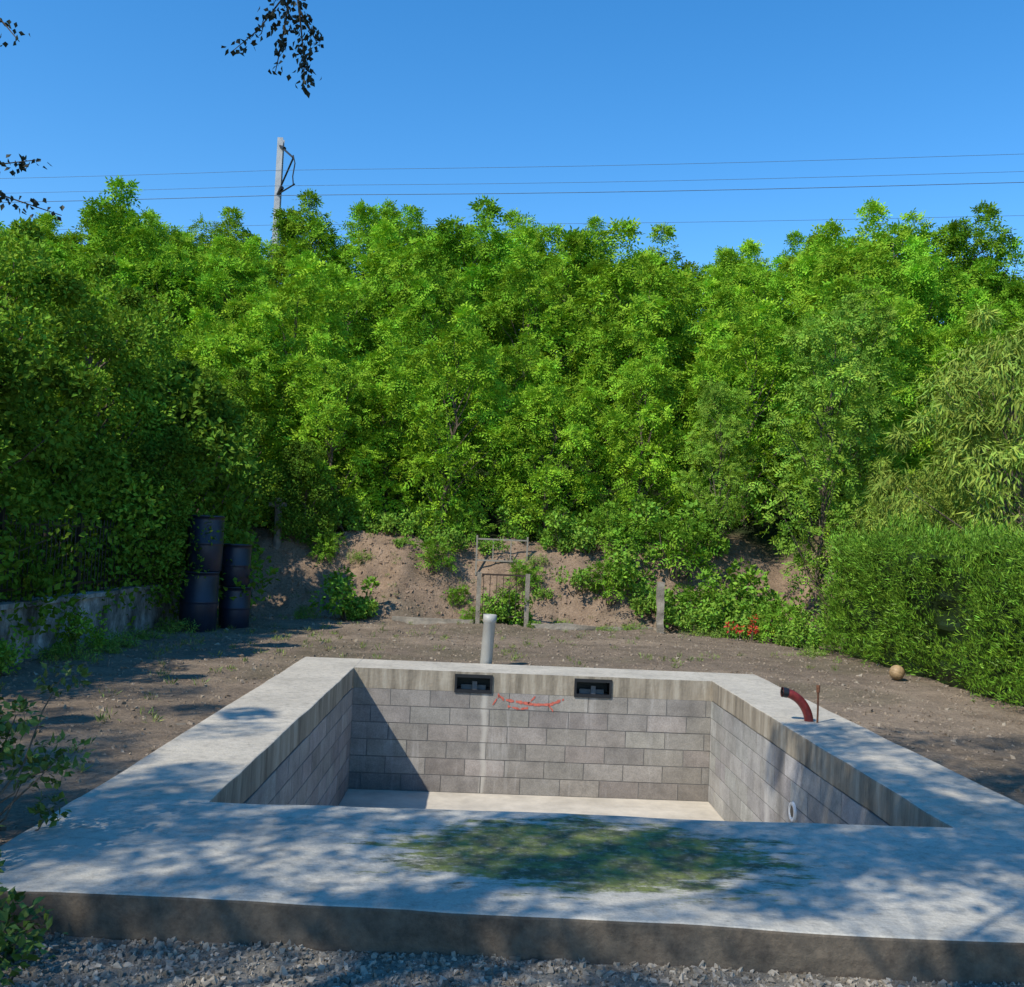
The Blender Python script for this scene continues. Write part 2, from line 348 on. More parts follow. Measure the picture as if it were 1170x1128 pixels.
def blockwall(origin, du, nrmv, length, name, rng, tint):
    g = MB(); rows = 6; top = -0.25; bh = 1.25 / rows; bw = 0.495; gap = 0.0028
    o = np.array(origin, float); du = np.array(du, float); nv = np.array(nrmv, float)
    for r in range(rows):
        z1 = top - r * bh; z0 = z1 - bh
        u = -((r % 2) * 0.5) * bw - rng.rand() * 0.12
        while u < length:
            a = max(u, 0); b = min(u + bw, length)
            if b - a > 0.03:
                pr = rng.uniform(-0.0015, 0.0015)
                base = np.array(tint) * rng.uniform(0.76, 1.12) * (1 + rng.uniform(-.02, .02, 3))
                P = []
                for d in (-0.03, 0.004 + pr):
                    for (uu, zz) in ((a + gap, z0 + gap), (b - gap, z0 + gap), (b - gap, z1 - gap), (a + gap, z1 - gap)):
                        e = 0.003 if d > 0 else 0
                        uu2 = uu + (e if uu == a + gap else -e) + (rng.uniform(-.0015, .0015) if d > 0 else 0); zz2 = zz + (e if zz == z0 + gap else -e) + (rng.uniform(-.002, .002) if d > 0 else 0)
                        P.append(o + du * uu2 + nv * d + np.array([0, 0, zz2]))
                g.add(P, [(4, 5, 6, 7), (0, 1, 5, 4), (1, 2, 6, 5), (2, 3, 7, 6), (3, 0, 4, 7)], base)
            u += bw
    c0 = o - nv * 0.001; c1 = o + du * length - nv * 0.2
    lo = np.minimum(c0, c1); hi = np.maximum(c0, c1)
    g.box(lo[0], hi[0], lo[1], hi[1], -1.52, top - 0.001, mi=1)
    obj(name, g.build(name, [BLOCK, MORTAR]), pool)
T = (0.305, 0.277, 0.245)
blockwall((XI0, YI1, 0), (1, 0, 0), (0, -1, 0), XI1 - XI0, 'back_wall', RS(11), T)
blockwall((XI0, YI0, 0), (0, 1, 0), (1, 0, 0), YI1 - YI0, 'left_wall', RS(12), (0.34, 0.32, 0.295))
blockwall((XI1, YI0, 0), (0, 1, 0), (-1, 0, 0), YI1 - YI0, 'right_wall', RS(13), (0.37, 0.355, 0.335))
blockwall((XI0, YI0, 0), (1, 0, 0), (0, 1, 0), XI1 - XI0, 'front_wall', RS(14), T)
g = MB(); g.box(XI0 - 0.1, XI1 + 0.1, YI0 - 0.1, YI1 + 0.1, -1.62, -1.5)
obj('pool_floor', g.build('pool_floor', [FLOORM]), pool)
WHITEP = simple('white_plastic', (0.72, 0.72, 0.70), 0.35, var=0.06, bump=0)
g = MB(); g.lathe([(0.0, 0.012), (0.035, 0.012), (0.036, 0.004), (0.06, 0.006), (0.065, 0.022), (0.085, 0.022), (0.09, 0.0)], seg=24)
j = obj('return_jet', g.build('return_jet', [WHITEP]), pool, loc=(XI1 - 0.006, 9.1, -0.72)); j.rotation_euler = (0, math.radians(-90), 0)
g = MB(); g.lathe([(0.0, 0.016), (0.05, 0.016)], seg=20)  # flat black disc, paints the shade inside the jet opening
j = obj('jet_shade_disc', g.build('jet_shade_disc', [BLK]), pool, loc=(XI1 - 0.006, 9.1, -0.72)); j.rotation_euler = (0, math.radians(-90), 0)
REDP = simple('red_spray_paint', (0.50, 0.12, 0.08), 0.8, var=0.35, sc=30)
g = MB(); r = RS(4)
def mark(pts, w):
    pts = np.array(pts, float)
    for k in range(len(pts) - 1):
        (xa, za), (xb, zb) = pts[k], pts[k + 1]; n = 8
        for t in range(n):
            if r.rand() < 0.12: continue
            a = t / n; b = (t + 1) / n; ww = w * r.uniform(.6, 1.3)
            g.add([(xa + (xb - xa) * a, YI1 - 0.009, za + (zb - za) * a - ww), (xa + (xb - xa) * b, YI1 - 0.009, za + (zb - za) * b - ww),
                   (xa + (xb - xa) * b, YI1 - 0.009, za + (zb - za) * b + ww), (xa + (xb - xa) * a, YI1 - 0.009, za + (zb - za) * a + ww)], [(0, 1, 2, 3)])
mark([(0.22, -0.27), (0.3, -0.33), (0.5, -0.355), (0.7, -0.38), (0.88, -0.37), (1.05, -0.30)], 0.018)
mark([(0.24, -0.28), (0.16, -0.40)], 0.014); mark([(0.86, -0.38), (0.93, -0.46)], 0.013); mark([(0.6, -0.37), (0.69, -0.28)], 0.012); mark([(0.35, -0.41), (0.5, -0.44), (0.62, -0.42)], 0.012)
obj('paint_mark', g.build('paint_mark', [REDP]), pool)

PIPE = simple('pvc_grey', (0.36, 0.355, 0.33), 0.5, var=0.12, bump=0.05)
g = MB(); g.lathe([(0.082, -0.2), (0.082, 0.55), (0.092, 0.56), (0.092, 0.66), (0.082, 0.66), (0.080, 0.5), (0.078, -0.1), (0.0, -0.1)], seg=32)
o = obj('drain_pipe', g.build('drain_pipe', [PIPE], (0,)), loc=(0.06, 13.53, -0.01)); o.rotation_euler = (0, math.radians(2.5), 0)
REDC = simple('red_conduit_plastic', (0.19, 0.022, 0.018), 0.45, var=0.4, sc=25, bump=0)
g = MB(); n = 70; t = np.linspace(0, 1, n)
cpx = 3.24 - 0.28 * t ** 1.7; cpz = -0.01 + 0.285 * np.sin(t * 1.5); cpy = 9.75 - 0.02 * t
rad = 0.044 + 0.0014 * np.sin(t * 150)
g.tube(np.stack([cpx, cpy, cpz], -1), rad, 18)
g.tube(np.stack([cpx, cpy, cpz], -1)[-9:], 0.049, 18, mi=1)
g.tube(np.stack([cpx, cpy, cpz], -1)[::-1][:12], 0.036, 12, mi=1)
e = np.array([cpx[-1], cpy[-1], cpz[-1]]); g.tube([e + (0.02, 0, -0.003), e + (0.021, 0, -0.002)], 0.04, 12, mi=1, cap=True)
obj('red_conduit', g.build('red_conduit', [REDC, BLK], (0, 1)))
RUST = simple('rusty_iron', (0.17, 0.07, 0.035), 0.8, 0.3, var=0.4, sc=40)
g = MB(); g.tube([(3.30, 9.68, -0.02), (3.302, 9.68, 0.14), (3.30, 9.68, 0.30)], 0.010, 8)
g.tube([(3.30, 9.68, 0.29), (3.30, 9.68, 0.36)], [0.018, 0.020], 8, cap=True)
obj('iron_rod', g.build('iron_rod', [RUST]))

g = MB(); nu, nv_ = 48, 32; th = np.linspace(0, 2 * np.pi, nu + 1)[:-1]; ph = np.linspace(0.001, np.pi - 0.001, nv_ + 1)
PH, TH = np.meshgrid(ph, th, indexing='ij'); D = np.stack([np.sin(PH) * np.cos(TH), np.sin(PH) * np.sin(TH), np.cos(PH)], -1)
gr = np.minimum(np.minimum(np.abs(D[..., 0] - .35 * D[..., 2]), np.abs(D[..., 1] + .3)), np.minimum(np.abs(D[..., 1] - .35), np.abs(D[..., 2] * .9 + D[..., 0] * .3)))
Rr = 0.105 * (1 - 0.045 * (gr < 0.045)); V = D * Rr[..., None]
F = [(i * nu + k, i * nu + (k + 1) % nu, (i + 1) * nu + (k + 1) % nu, (i + 1) * nu + k) for i in range(nv_) for k in range(nu)]
g.add(V.reshape(-1, 3), F); obj('ball', g.build('ball', [simple('worn_leather', (0.33, 0.22, 0.11), 0.6, var=0.35, sc=9)], (0,)), loc=(5.85, 13.9, 0.04))

# ------------------------------------------------------------------ left wall, fence, barrels
def wallmat():
    m, nt, b = newmat('old_render'); q = NB(nt); p = q.pos()
    c = q.ramp(q.noise(1.6, 9, 0.75, q.mapped(p, (1, 1, 0.6))), [(0.42, (0.08, 0.075, 0.06)), (0.52, (0.26, 0.25, 0.225)), (0.66, (0.60, 0.58, 0.55))])
    c = q.mix(0.7, c, q.ramp(q.noise(20, 6, 0.7, p), [(0.3, 0.6), (0.6, 1.05)]), 'MULTIPLY')
    q.l(c, b.inputs['Base Color']); b.inputs['Roughness'].default_value = 0.92; q.bump(q.noise(18, 5, 0.7, p), 0.6, 0.02, b); return m
g = MB(); gridbox(g, -5.85, -5.55, -4, 18.6, -0.3, 0.62, res=0.15, amp=0.04); gridbox(g, -5.89, -5.51, -4, 18.65, 0.62, 0.68, res=0.15, amp=0.02)
obj('low_garden_wall', g.build('low_garden_wall', [wallmat()], (0,)))
g = MB()
for y in np.arange(-4, 18.5, 0.125): g.tube([(-5.7, y, 0.66), (-5.7, y, 1.72)], 0.008, 4)
for z in (0.80, 1.60): g.box(-5.715, -5.685, -4, 18.5, z, z + 0.03)
for y in np.arange(-4, 18.6, 2.25): g.box(-5.73, -5.67, y - .03, y + .03, 0.66, 1.8)
obj('iron_fence', g.build('iron_fence', [DARKMETAL]))

BARREL = simple('dark_blue_plastic', (0.013, 0.02, 0.040), 0.42, var=0.3, sc=3, bump=0)
def barrelprof(h, r, ribs):
    p = [(0, 0), (r * .9, 0), (r * .97, .02)]
    for k in range(1, ribs + 1):
        z = h * k / (ribs + 1); p += [(r, z - .04), (r * 1.0, z - .02), (r * 1.025, z - .01), (r * 1.025, z + .01), (r, z + .02)]
    p += [(r, h - .08), (r * .97, h - .03), (r * 1.02, h - .03), (r * 1.02, h), (r * .9, h), (r * .88, h - .03), (0, h - .03)]
    return p
bs = empty('barrel_stack')
for nm, x, y, z, h, rr, rb in (('lower_barrel', -4.84, 17.0, -.08, 1.02, .31, 1), ('upper_barrel', -4.80, 17.03, .94, .95, .30, 1), ('rear_barrel', -4.42, 17.75, -.08, .75, .27, 1), ('rear_upper_barrel', -4.44, 17.74, .67, .75, .26, 1)):
    g = MB(); g.lathe(barrelprof(h, rr, rb), seg=40); obj(nm, g.build(nm, [BARREL], (0,)), bs, loc=(x, y, z))

# ------------------------------------------------------------------ foliage generators
def add_leaves(mb, P, D, N, L, W, col, mi=0, fold=0.0):
    D = nrm(D); S = nrm(np.cross(D, N)); NN = np.cross(S, D); n = len(P)
    L = np.broadcast_to(np.asarray(L, float), (n,))[:, None]; W = np.broadcast_to(np.asarray(W, float), (n,))[:, None]
    V = np.stack([P, P + D * L * .42 + S * W / 2 + NN * W * fold, P + D * L, P + D * L * .42 - S * W / 2 + NN * W * fold], 1)
    mb.add(V.reshape(-1, 3), np.arange(4 * n).reshape(n, 4), col, mi)
def colvar(rng, n, base, v=0.25):
    b = np.array(base) * rng.uniform(1 - v, 1 + v, (n, 1)); b = b * (1 + rng.uniform(-.12, .12, (n, 3)) * np.array([1.5, .4, .6])); return np.clip(b, 0.002, 1)
def cloud(mb, C, R, per, rng, kind, base, size=1.0, squash=0.8, droop=0.3, mi=0, cv=None):
    C = np.asarray(C, float); R = np.asarray(R, float); k = len(C)
    rep = np.repeat(np.arange(k), per); n = len(rep)
    u = nrm(rng.normal(size=(n, 3))); rad = R[rep] * rng.uniform(.35, 1.05, n) ** 0.6
    P = C[rep] + u * rad[:, None] * np.array([1, 1, squash])
    kc = rng.uniform(.72, 1.25, (k, 1)) if cv is None else cv
    D = u * 0.6 + rng.normal(size=(n, 3)) * .6 + np.array([0, 0, .15]); N = np.array([0, -.1, 0.65]) + u * .85 + rng.normal(size=(n, 3)) * .38
    bc = np.array(base)
    if kind == 'simple':
        add_leaves(mb, P, D, N, rng.uniform(.75, 1.25, n) * .085 * size, rng.uniform(.75, 1.2, n) * .055 * size, colvar(rng, n, bc) * kc[rep], mi, .15)
    elif kind == 'narrow':
        D[:, 2] -= droop * 2
        add_leaves(mb, P, D, N, rng.uniform(.75, 1.25, n) * .17 * size, rng.uniform(.75, 1.2, n) * .028 * size, colvar(rng, n, bc) * kc[rep], mi, .1)
    else:
        D = nrm(D); S = nrm(np.cross(D, N)); NN = nrm(np.cross(S, D)); Lr = rng.uniform(.7, 1.2, n)[:, None] * .30 * size
        cc = colvar(rng, n, bc) * kc[rep]
        for t, s in ((.3, 1), (.3, -1), (.55, 1), (.55, -1), (.8, 1), (.8, -1), (1.0, 0)):
            q = P + D * Lr * t - np.array([0, 0, 1]) * Lr * droop * t * t
            d = S * s * .95 + D * (.35 if s else 1) - np.array([0, 0, .22])
            nn = NN + rng.normal(size=(n, 3)) * .2
            add_leaves(mb, q, d, nn, rng.uniform(.8, 1.2, n) * .12 * size, .052 * size, cc * rng.uniform(.9, 1.1, (n, 1)), mi, .1)
def wob(a, b, n, rng, amp):
    a = np.array(a, float); b = np.array(b, float); t = np.linspace(0, 1, n)[:, None]
    p = a * (1 - t) + b * t; p[1:-1] += rng.normal(size=(n - 2, 3)) * amp; return p

def make_tree(seed, h, r, k, per, kind, base, low=0.15, cr=(.38, .65), size=1.0, trunk=.07, droop=.3, pw=2.6, taper=.35):
    rng = RS(seed); g = MB()
    tr = wob((0, 0, -.3), (rng.uniform(-.3, .3), rng.uniform(-.3, .3), h * .93), 9, rng, .07 * h / 5)
    g.tube(tr, np.linspace(trunk, trunk * .2, 9), 7, (1, 1, 1), 1)
    t = low + (1 - low) * (np.arange(k) + rng.rand(k)) / k
    prof = np.minimum(1, (t - low + .12) / .28) * np.sqrt(np.clip(1.10 - t ** pw, 0, 1))
    ang = np.arange(k) * 2.4 + rng.rand(k) * .9; rr = r * prof * rng.uniform(.35, 1.0, k) ** .6 * rng.uniform(.8, 1.15, k)
    axis = np.stack([np.interp(t * h, tr[:, 2], tr[:, 0]), np.interp(t * h, tr[:, 2], tr[:, 1])], -1)
    C = np.stack([axis[:, 0] + rr * np.cos(ang), axis[:, 1] + rr * np.sin(ang), t * h - rng.rand(k) * .1], -1)
    R = rng.uniform(*cr, k) * (1.15 - taper * t)
    m = 8; sh = C[rng.randint(k // 2, k, m)] + np.array([0, 0, .35]) + rng.normal(size=(m, 3)) * .25
    C2 = np.vstack([C, sh]); R2 = np.concatenate([R, np.full(m, cr[0] * .55)])
    for i in range(k):
        zb = max(.2, C[i, 2] - .25 * h * rng.uniform(.4, 1) - rr[i] * .4)
        b = np.array([np.interp(zb, tr[:, 2], tr[:, 0]), np.interp(zb, tr[:, 2], tr[:, 1]), zb])
        g.tube(wob(b, C[i], 5, rng, .05), np.linspace(trunk * .38, .006, 5), 4, (1, 1, 1), 1)
    cloud(g, C2, R2, per, rng, kind, base, size, .85, droop)
    return g

G_LOC = (0.225, 0.405, 0.030)
locg = [make_tree(100 + i, 5.0 + .3 * i, 1.75, 28, 88, 'pinnate', G_LOC, low=.12, cr=(.34, .62), pw=2.2) for i in range(4)]
locf = [x.flat() for x in locg]
locm = [x.build('locust_tree_mesh%d' % i, [LEAF, BARK]) for i, x in enumerate(locg)]
rng = RS(77)
mass = MB()
for row, (yy, hs) in enumerate(((23.7, .80), (26.2, .88), (29.2, 1.0), (32.4, 1.05), (35.8, 1.05), (39.2, 1.03), (42.0, .96))):
    half = 0.56 * yy + 3
    x = -half + rng.rand() * 1.5
    while x < half:
        y = yy - 0.13 * x * (1 if row > 1 else 0) + rng.uniform(-1, 1); s = hs * rng.uniform(.82, 1.16)
        if row == 0 and abs(x) < 5: y = 23.9 + rng.rand() * .8; s *= .95
        X0 = x / y
        if y > 34: s *= (1 - .17 * math.exp(-((X0 - 0.10) / .06) ** 2)) * (1 - .12 * math.exp(-((X0 + 0.22) / .05) ** 2)) * (1.04 - .10 * smooth(-.3, .3, X0)) + .04 * vnoise(x * .5, row)
        z = float(height(x, y)) - .1; a = rng.rand() * 6.28; k = rng.randint(4)
        if row < 2:
            obj('locust_tree', locm[k], loc=(x, y, z), rot=a, scale=(s * 1.02, s * 1.02, s))
        else:
            V, Fq, Cc, Mm = locf[k]; ca, sa = math.cos(a), math.sin(a)
            W_ = np.stack([(V[:, 0] * ca - V[:, 1] * sa) * s * 1.05 + x, (V[:, 0] * sa + V[:, 1] * ca) * s * 1.05 + y, V[:, 2] * s + z], -1)
            v = rng.uniform(.75, 1.15); mass.add(W_, Fq, Cc * np.array([v * rng.uniform(.85, 1.1), v, v]), Mm)
        x += rng.uniform(2.3, 3.3)
obj('embankment_trees', mass.build('embankment_trees', [LEAF, BARK]))

g = MB(); rng = RS(31); n = 500
ux = rng.uniform(-24, 24, n); uy = rng.uniform(23.4, 42, n); C = np.stack([ux, uy, height(ux, uy) + .25], -1)
cloud(g, C, rng.uniform(.4, .9, n), 40, rng, 'simple', (0.045, 0.08, 0.014), 2.4)
obj('undergrowth', g.build('undergrowth', [LEAF]))

G_B = (0.175, 0.305, 0.032)
haz = [make_tree(200 + i, 6.1, 2.0, 54, 540, 'simple', G_B, low=.06, cr=(.38, .70), size=1.08, trunk=.10).build('hazel_mesh%d' % i, [LEAF, BARK]) for i in range(2)]
for i, (x, y, s) in enumerate(((-8.3, 5.2, .85), (-8.1, 8.6, .9), (-7.8, 11.8, .98), (-7.6, 14.8, .98), (-7.3, 17.4, .94), (-8.2, 20.4, 1.08), (-10.9, 17.0, 1.12), (-11.2, 22, 1.2), (-6.2, 22.0, .70))):
    obj('hazel_tree', haz[i % 2], loc=(x, y, float(height(x, y)) - .1 if y > 20.5 else -.1), rot=i * 1.9, scale=(s, s, s * .98))
shr = make_tree(230, 2.9, 1.0, 34, 300, 'simple', (0.11, 0.21, 0.025), low=.05, cr=(.3, .5), size=1.0, trunk=.04).build('shrub_mesh', [LEAF, BARK])
for i, (x, y, s) in enumerate(((-5.9, 18.5, 1.55), (-6.5, 15.2, 1.25), (-6.6, 12.2, 1.2), (-6.6, 9.8, 1.1), (-4.1, 22.9, .7), (-5.85, 16.9, .9))):
    obj('shrub', shr, loc=(x, y, float(height(x, y)) if y > 20 else (-.06 if i != 5 else .45)), rot=i * 2.1, scale=(s, s, s))

# right: hedge, willow shrub, slender trees
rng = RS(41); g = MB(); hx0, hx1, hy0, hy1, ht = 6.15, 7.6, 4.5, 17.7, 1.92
gridbox(g, hx0 + .22, hx1, hy0, hy1 - .25, -.1, ht - .2, res=.2, amp=.12)  # dark core box added behind the sprays to block light
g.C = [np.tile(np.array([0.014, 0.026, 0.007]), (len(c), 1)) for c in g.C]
def hedgepts(n):
    w = rng.rand(n); P = np.zeros((n, 3)); Nn = np.zeros((n, 3))
    a = w < .62; P[a] = np.stack([np.full(a.sum(), hx0), rng.uniform(hy0, hy1, a.sum()), rng.uniform(0, ht, a.sum())], -1); Nn[a] = (-1, 0, .1)
    b = (w >= .62) & (w < .88); P[b] = np.stack([rng.uniform(hx0, hx1, b.sum()), rng.uniform(hy0, hy1, b.sum()), np.full(b.sum(), ht)], -1); Nn[b] = (0, 0, 1)
    c = w >= .88; P[c] = np.stack([rng.uniform(hx0, hx1, c.sum()), np.full(c.sum(), hy1), rng.uniform(0, ht, c.sum())], -1); Nn[c] = (0, 1, .1)
    bulge = .6 * fbm(P[:, 1] * .9, P[:, 2] * 1.1 + P[:, 0], 5)
    P += Nn * (bulge[:, None] - rng.rand(n, 1) * .25); return P, Nn
P, Nn = hedgepts(16000); n = len(P)
D0 = nrm(Nn * .55 + np.array([0.0, -.45, .65]) + rng.normal(size=(n, 3)) * .34)
cc = colvar(rng, n, (0.145, 0.285, 0.024), .45)
ln = rng.uniform(.5, 1.7, n)
for j in range(8):
    d = D0 + rng.normal(size=(n, 3)) * .32; q = P + D0 * (.034 * j * ln)[:, None] - np.array([0, 0, .003]) * j * j
    add_leaves(g, q, d, Nn + rng.normal(size=(n, 3)) * .5, rng.uniform(.05, .11, n), rng.uniform(.009, .019, n), cc * rng.uniform(.75, 1.25, (n, 1)))
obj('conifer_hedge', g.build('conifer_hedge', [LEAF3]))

wil = make_tree(301, 5.6, 1.9, 60, 300, 'narrow', (0.25, 0.345, 0.06), low=.08, cr=(.35, .7), size=1.2, trunk=.07, droop=.5).build('willow_mesh', [LEAF, BARK])
for i, (x, y, s) in enumerate(((9.0, 16.6, .98), (8.1, 19.0, .60), (10.6, 19.6, 1.1), (9.6, 12.9, .8))):
    obj('willow_shrub', wil, loc=(x, y, -.1), rot=i * 1.3, scale=(s, s, s))
ash = make_tree(302, 6.6, 1.15, 38, 60, 'pinnate', (0.21, 0.36, 0.045), low=.22, cr=(.28, .5), size=.75, trunk=.05).build('ash_mesh', [LEAF, BARK])
for i, (x, y, s) in enumerate(((6.9, 20.2, 1.03), (5.2, 22.3, .62), (8.4, 22.5, .95))):
    obj('ash_tree', ash, loc=(x, y, float(height(x, y)) - .1), rot=i * 1.7, scale=(s, s, s))

def weed_mesh(seed, r, h, base, kind='simple', size=1.0, k=12, per=60):
    rng = RS(seed); g = MB(); a = rng.rand(k) * 6.28; rr = r * np.sqrt(rng.rand(k)); zz = h * rng.uniform(.15, 1, k) * (1.1 - .5 * rr / r)
    C = np.stack([rr * np.cos(a), rr * np.sin(a), zz], -1)
    for c in C: g.tube(wob((c[0] * .3, c[1] * .3, -.05), c, 4, rng, .02), [.012, .009, .007, .004], 4, (1, 1, 1), 1)
    cloud(g, C, rng.uniform(.10, .22, k) * (r / .45), per, rng, kind, base, size, .9)
    return g.build('weed', [LEAF, BARK])
W = [weed_mesh(1, .45, .9, (0.17, 0.32, 0.04), size=1.0, per=80), weed_mesh(2, .5, .7, (0.19, 0.34, 0.05), size=.85, per=85), weed_mesh(3, .45, .8, (0.16, 0.31, 0.03), 'pinnate', .55, per=28), weed_mesh(4, .4, .25, (0.20, 0.31, 0.06), 'narrow', .6, 16, 50)]
wl = [(-2.75, 20.5, 1.25, 0), (-2.45, 20.7, .9, 1), (-3.6, 20.3, .6, 3), (-1.15, 22.2, .95, 2), (-1.5, 22.9, 1.0, 0), (.42, 21.0, .95, 2), (.75, 21.1, .7, 1), (2.0, 21.7, 1.0, 1),
      (2.7, 21.4, 1.15, 2), (3.2, 21.5, 1.35, 0), (3.7, 21.2, 1.2, 1), (3.1, 20.4, .6, 3), (4.3, 20.4, 1.1, 1), (4.9, 20.0, 1.05, 0), (5.4, 19.6, 1.1, 1), (5.7, 19.0, 1.0, 2), (5.2, 21.2, 1.6, 0),
      (4.2, 21.8, 1.7, 2), (6.0, 20.6, 1.9, 1), (5.9, 18.4, .9, 1), (2.5, 20.2, .5, 3), (-.3, 21.1, .5, 3), (-5.2, 15.5, .7, 3), (-5.3, 14.2, .9, 3), (-5.1, 16.5, .8, 3), (-5.2, 12.6, .8, 3), (-5.0, 13.5, .6, 3),
      (-3.2, 23.2, 1.0, 0), (-2.2, 23.3, 1.1, 1), (-.4, 23.2, 1.1, 2), (.6, 23.3, 1.1, 0), (1.5, 23.1, 1.0, 1), (2.4, 22.9, 1.2, 2), (-4.3, 22.9, 1.2, 1), (3.4, 22.6, 1.4, 0), (1.2, 22.3, .7, 3), (.1, 22.6, .8, 1),
      (2.3, 22.3, 1.2, 1), (1.7, 22.6, 1.1, 0), (-.9, 22.7, .9, 1), (-2.8, 22.5, .7, 3), (-.6, 21.8, .6, 2), (1.6, 21.2, .6, 3), (3.0, 22.2, 1.4, 2), (4.8, 22.5, 1.6, 0), (4.6, 20.9, 1.3, 2), (5.9, 17.7, .8, 0),
      (-3.6, 22.6, .8, 2), (.9, 22.0, .8, 2), (1.2, 21.7, .6, 1), (-1.9, 22.4, .5, 1), (-3.9, 21.6, .6, 3), (-3.1, 21.9, .5, 3), (3.9, 20.9, 1.0, 0), (4.6, 19.9, .8, 3), (5.6, 16.9, .6, 3), (-5.3, 11.2, .8, 1), (-5.35, 13.2, .7, 0),
      (.2, 20.8, .8, 1), (.6, 20.75, .9, 0), (-.25, 20.75, .45, 2), (1.05, 20.7, .4, 1)]
for i, (x, y, s, k) in enumerate(wl):
    obj('weed_plant', W[k], loc=(x, y, float(height(x, y)) - .02), rot=i * 1.37, scale=(s, s, s))
g = MB(); rng = RS(55); n = 280; ux = np.concatenate([rng.uniform(-5.4, -2.6, 70), rng.uniform(-5, 5.9, 130), rng.uniform(-4, 4, 80)]); uy = np.concatenate([rng.uniform(5, 17, 70), rng.uniform(13.8, 21.8, 130), rng.uniform(21, 23, 80)])
C = np.stack([ux, uy, height(ux, uy) + .01], -1); cloud(g, C, rng.uniform(.03, .11, n), 18, rng, 'narrow', (0.16, 0.21, 0.05), .4, .5, -.5)
obj('grass_tufts', g.build('grass_tufts', [LEAF2]))
g = MB(); rng = RS(8); k = 9; C = np.stack([rng.uniform(4.75, 5.7, k), rng.uniform(18.6, 19.4, k), rng.uniform(.12, .38, k)], -1)
for c in C: g.tube(wob((c[0], c[1] + .05, -.05), c, 4, rng, .01), .008, 4, (.3, .5, .2), 1)
cloud(g, C, np.full(k, .10), 26, rng, 'simple', (0.50, 0.045, 0.03), .75)
obj('red_flower_plant', g.build('red_flower_plant', [leaf_mat('petal'), BARK]))

# near shrub, bottom left
g = MB(); rng = RS(61)
k = 36; C = np.stack([rng.uniform(-2.95, -2.2, k), rng.uniform(4.5, 5.7, k), rng.uniform(.0, .8, k)], -1)
k2 = 20; Cb = np.stack([rng.uniform(-2.5, -1.8, k2), rng.uniform(3.9, 4.3, k2), rng.uniform(-.14, .12, k2)], -1); C = np.vstack([C, Cb])
for c in C: g.tube(wob((c[0] * .4 - 1.65, c[1] * .5 + 2.3, -.15), c, 6, rng, .03), np.linspace(.010, .003, 6), 4, (1, 1, 1), 1)
cloud(g, C, rng.uniform(.08, .17, len(C)), 50, rng, 'simple', (0.07, 0.125, 0.022), .6)
obj('leafy_bush', g.build('leafy_bush', [LEAF2, BARK]))

# ------------------------------------------------------------------ gate, kerb, posts
WOODG = simple('weathered_wood', (0.20, 0.17, 0.14), 0.9, var=.3, sc=10, bump=.6, bd=.01)
OLDC = simple('old_concrete', (0.25, 0.22, 0.175), 0.95, var=.35, sc=5, bump=.6, bd=.02)
GATEM = simple('rusted_gate_iron', (0.05, 0.035, 0.025), 0.8, 0.2, var=.5, sc=20)
gt = empty('garden_gate')
g = MB(); gx0, gx1, gy = -.12, .88, 20.62
g.box(gx0 - .05, gx0 + .04, gy - .04, gy + .05, -.2, 1.02); g.box(gx1 - .04, gx1 + .05, gy - .04, gy + .05, -.2, 1.02)
obj('posts', g.build('posts', [OLDC]), gt)
g = MB()
for z in (.10, .96): g.box(gx0 + .05, gx1 - .05, gy - .01, gy + .02, z, z + .035)
for x in np.linspace(gx0 + .09, gx1 - .09, 7): g.tube([(x, gy, .1), (x, gy, .98)], .007, 5)
g.tube([(gx0 + .08, gy - .015, .12), (gx1 - .08, gy - .015, .96)], .009, 5)
obj('gate_leaf', g.build('gate_leaf', [GATEM]), gt)
g = MB()
for x in (-.22, .92): g.box(x - .018, x + .018, 22.35, 22.39, .9, 1.80)
for z in (1.70, 1.22): g.box(-.202, .902, 22.36, 22.385, z, z + .035)
for x in (.15, .55): g.box(x - .012, x + .012, 22.365, 22.38, 1.255, 1.70)
obj('wooden_frame', g.build('wooden_frame', [simple('pale_wood', (.26, .235, .19), .9, sc=10)]))
g = MB(); gridbox(g, -1.9, -.22, 20.5, 20.62, -.2, .02, amp=.05); gridbox(g, .98, 3.50, 20.5, 20.62, -.2, .01, amp=.05)
obj('concrete_kerb', g.build('concrete_kerb', [OLDC]))
g = MB(); gridbox(g, 3.52, 3.66, 20.1, 20.24, -.2, .98, amp=.03, res=.05); obj('concrete_post', g.build('concrete_post', [OLDC]))
g = MB(); g.tube([(-4.75, 22.5, .9), (-4.73, 22.5, 1.8), (-4.76, 22.5, 2.45)], [.09, .085, .08], 8, cap=True); g.box(-4.95, -4.55, 22.42, 22.47, 2.25, 2.35)
obj('wooden_post', g.build('wooden_post', [WOODG]))

